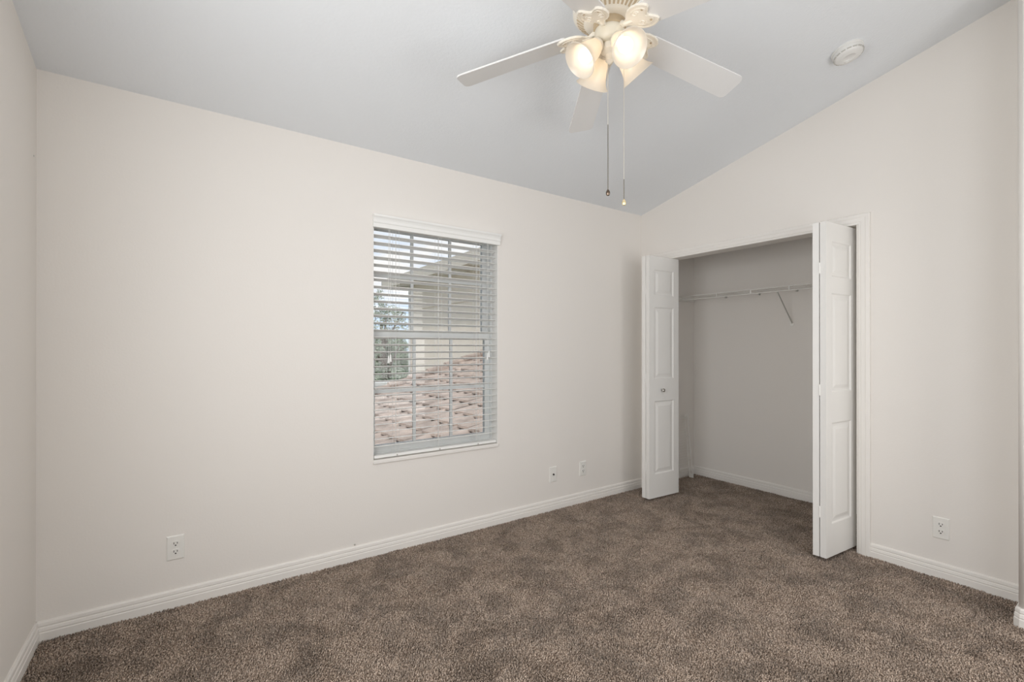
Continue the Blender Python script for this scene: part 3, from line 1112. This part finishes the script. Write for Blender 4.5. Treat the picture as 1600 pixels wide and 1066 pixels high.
# ------------------------------------------------------------------ outside the window
bm = B()
prism(bm, [(-60, 0.4), (80, 0.4), (80, 120), (-60, 120)], PL, -3.1, -3.0)
tag(obj('ground', bm, M['grass'], None), 'green lawn far below the window', 'lawn', None, 'structure')
bm = B()
prism(bm, [(2.0, 9.0), (7.5, 9.0), (14.0, 26.0), (-6, 26.0), (-6, 19)], PL, -3.0, -2.97)
tag(obj('driveway', bm, M['concrete'], None), 'pale concrete driveway beyond the tiled roof', 'driveway', None, 'structure')

# lower tiled roof rising to the right
rf = thing('tiled_roof', 'brown tiled lower roof just outside the window', 'roof', (3.5, 2.6, -0.2))
RSL = 0.30
rz = lambda x: 0.66 + RSL * (x - 3.88)
RY0, RY1, RXA, RXB = 0.35, 5.05, 0.9, 5.7
bm = B()
prism(bm, [(RXA, rz(RXA) - 0.05), (RXB, rz(RXB) - 0.05), (RXB, rz(RXB) - 0.25), (RXA, rz(RXA) - 0.25)], XZ, RY0, RY1)
obj('deck', bm, M['fascia'], rf)
bm = B()
cw, rowd = 0.23, 0.27
sl = math.hypot(1, RSL)
nrow = int((RXB - RXA) * sl / rowd)
ncol = int((RY1 - RY0) / cw)
for i in range(nrow + 1):
    for j in range(-1, ncol + 1):
        y0 = RY0 + j * cw + (cw / 2 if i % 2 else 0) + random.uniform(-0.006, 0.006)
        y1 = y0 + cw - 0.008
        y0, y1 = max(y0, RY0), min(y1, RY1)
        if y1 - y0 < 0.05:
            continue
        xs = RXA + i * rowd / sl
        xe = min(xs + (rowd + 0.05) / sl, RXB)
        l0, l1 = 0.030 + random.uniform(-0.004, 0.008), -0.004
        ym = (y0 + y1) / 2
        hump = 0.032
        sec = [(y0, 0.0), (y0 + (y1 - y0) * 0.2, hump * 0.7), (ym, hump), (y0 + (y1 - y0) * 0.8, hump * 0.7), (y1, 0.0)]
        # pointed lower edge gives the scalloped courses
        tip = [0.0, -0.045, -0.065, -0.045, 0.0]
        a = [bm.verts.new((xs + tip[q] * 0.9, s[0], rz(xs + tip[q]) + l0 + s[1])) for q, s in enumerate(sec)]
        b = [bm.verts.new((xe, s[0], rz(xe) + l1 + s[1] * 0.6)) for s in sec]
        c = [bm.verts.new((v.co.x, v.co.y, v.co.z - 0.026)) for v in a]
        for q in range(4):
            bm.faces.new((a[q], a[q + 1], b[q + 1], b[q]))
            bm.faces.new((c[q], c[q + 1], a[q + 1], a[q]))
obj('tiles', bm, M['tile'], rf)
bm = B()
for i in range(int((RXB - RXA) / 0.36)):
    xs = RXA + i * 0.36
    tube(bm, [(xs, RY1, rz(xs) + 0.055), (xs + 0.40, RY1, rz(xs + 0.40) + 0.035)], [0.085, 0.07], 12)
obj('rake_tiles', bm, M['tile'], rf)

# neighbouring house: wall facing the window side, deep eave with soffit
NX, NY0, NY1, NZ = 5.7, 2.2, 9.62, 2.95
nh = thing('neighbor_house', 'beige stucco neighbouring house with a deep white eave', 'house', (8.5, 6.5, -3.0))
bm = B()
box(bm, NX, NX + 5, NY0, NY1, -3.0, NZ)
obj('stucco_wall', bm, M['stucco'], nh)
bm = B()
box(bm, NX - 0.03, NX + 5, NY0, NY1 + 0.03, NZ - 0.66, NZ - 0.58)
obj('trim_band', bm, M['stucco'], nh)
OV = 0.56
bm = B()
box(bm, NX - OV, NX + 5 + OV, NY0, NY1 + OV, NZ, NZ + 0.03)
sf = obj('soffit', bm, M['soffit'], nh)
bm = B()
y = NY0 + 0.1
while y < NY1 + OV - 0.15:
    box(bm, NX - OV + 0.06, NX - 0.02, y, y + 0.10, NZ - 0.012, NZ + 0.001)
    y += 0.30
obj('soffit_vents', bm, M['fascia'], sf)
bm = B()
box(bm, NX - OV - 0.03, NX - OV, NY0, NY1 + OV + 0.03, NZ - 0.04, NZ + 0.20)
box(bm, NX - OV - 0.03, NX + 5 + OV, NY1 + OV, NY1 + OV + 0.03, NZ - 0.04, NZ + 0.20)
obj('fascia', bm, M['fascia'], nh)
bm = B()
xe0, xe1, ye1 = NX - OV - 0.031, NX + 5 + OV + 0.031, NY1 + OV + 0.031
pk = NZ + 0.20 + 1.1
v = [bm.verts.new(p) for p in ((xe0, NY0, NZ + 0.2), (xe1, NY0, NZ + 0.2), (xe1, ye1, NZ + 0.2), (xe0, ye1, NZ + 0.2), ((xe0 + xe1) / 2, NY0, pk), ((xe0 + xe1) / 2, ye1 - 3.0, pk))]
for q in ((0, 3, 5, 4), (1, 4, 5, 2), (3, 2, 5), (0, 4, 1), (0, 1, 2, 3)):
    bm.faces.new([v[i] for i in q])
obj('roof', bm, M['tile'], nh)
bm = B()
tube(bm, [(NX - 0.05, NY1 - 0.12, -3.0), (NX - 0.05, NY1 - 0.12, NZ - 0.05), (NX - OV + 0.05, NY1 + 0.1, NZ - 0.005)], 0.035, 8)
obj('downspout', bm, M['soffit'], nh)

# far house between the trees
fh = thing('far_house', 'pale gabled house far off behind the trees', 'house', (12.9, 41.0, -3.0))
bm = B()
box(bm, 10.2, 15.6, 38.0, 44.0, -3.0, -1.1)
prism(bm, [(10.2, -1.1), (15.6, -1.1), (12.9, 0.4)], XZ, 38.0, 44.0)
obj('wall', bm, M['far_wall'], fh)
bm = B()
prism(bm, [(9.8, -1.22), (12.9, 0.42), (16.0, -1.22), (16.0, -1.05), (12.9, 0.62), (9.8, -1.05)], XZ, 37.6, 44.4)
obj('roof', bm, M['far_roof'], fh)
bm = B()
box(bm, 12.6, 14.9, 37.95, 38.02, -3.0, -1.4)
obj('garage_door', bm, M['soffit'], fh)
bm = B()
box(bm, 4.2, 6.35, 12.0, 12.25, -3.0, 0.14, 0.01)
tag(obj('garden_wall', bm, M['soffit'], None, origin=(5.3, 12.1, -3.0)), 'pale flat-topped wall beyond the left edge of the tiled roof', 'wall')


def tree(label, x, y, z0, h, rx, nblob, nleaf, ls, mat, seed, group='trees beyond the roof'):
    rnd = random.Random(seed)
    t = thing('tree', label, 'tree', (x, y, z0), group)
    bm = B()
    tube(bm, [(x, y, z0), (x + 0.1, y, z0 + h * 0.4), (x - 0.05, y + 0.1, z0 + h * 0.75)], [0.22, 0.16, 0.08], 8)
    for k in range(5):
        a = k * 1.3 + rnd.random()
        tube(bm, [(x, y, z0 + h * (0.35 + 0.06 * k)), (x + math.cos(a) * rx * 0.6, y + math.sin(a) * rx * 0.6, z0 + h * (0.6 + 0.06 * k))], [0.09, 0.03], 6)
    obj('trunk', bm, M['bark'], t)
    bm = B()
    for b_ in range(nblob):
        th = rnd.uniform(0, 6.28)
        rr = rx * rnd.random() ** 0.5
        zz = z0 + h * rnd.uniform(0.32, 0.95)
        fac = max(0.25, 1 - abs((zz - z0) / h - 0.55) * 1.3)
        c = Vector((x + math.cos(th) * rr * fac, y + math.sin(th) * rr * fac, zz))
        br = rnd.uniform(0.35, 0.8) * rx * 0.38
        for _ in range(nleaf):
            dv = Vector((rnd.gauss(0, 1), rnd.gauss(0, 1), rnd.gauss(0, 0.8)))
            dv.normalize()
            p = c + dv * br * rnd.random() ** 0.4
            u = Vector((rnd.gauss(0, 1), rnd.gauss(0, 1), rnd.gauss(0, 1))).normalized()
            w = u.orthogonal().normalized()
            s = ls * rnd.uniform(0.6, 1.3)
            vv = [bm.verts.new(p + u * s), bm.verts.new(p + w * s * 0.45), bm.verts.new(p - u * s), bm.verts.new(p - w * s * 0.45)]
            bm.faces.new(vv)
    obj('foliage', bm, mat, t)


tree('tall airy green tree at the left edge of the window view', 9.0, 21.0, -3.0, 7.3, 1.7, 52, 70, 0.085, M['leaf_grey'], 3)
tree('dense dark green tree close to the neighbouring house wall', 11.5, 27.0, -3.0, 5.4, 2.2, 80, 110, 0.10, M['leaf'], 5)
tree('low grey green tree in front of the far house', 14.0, 33.5, -3.0, 5.0, 2.0, 55, 80, 0.13, M['leaf_grey'], 9)
hd = thing('hedge', 'dark green clipped hedge beside the driveway', 'hedge', (7.6, 18.0, -3.0))
rnd = random.Random(4)
bm = B()
for _ in range(3500):
    p = Vector((rnd.uniform(6.1, 10.0), rnd.uniform(17.4, 18.4), rnd.uniform(-2.95, -0.55)))
    u = Vector((rnd.gauss(0, 1), rnd.gauss(0, 1), rnd.gauss(0, 1))).normalized()
    w = u.orthogonal().normalized()
    bm.faces.new([bm.verts.new(p + u * 0.12), bm.verts.new(p + w * 0.06), bm.verts.new(p - u * 0.12), bm.verts.new(p - w * 0.06)])
obj('foliage', bm, M['leaf'], hd)
bm = B()
for k in range(8):
    tube(bm, [(6.3 + k * 0.5, 17.9, -3.0), (6.3 + k * 0.5, 17.9, -1.2)], 0.03, 6)
obj('stems', bm, M['bark'], hd)
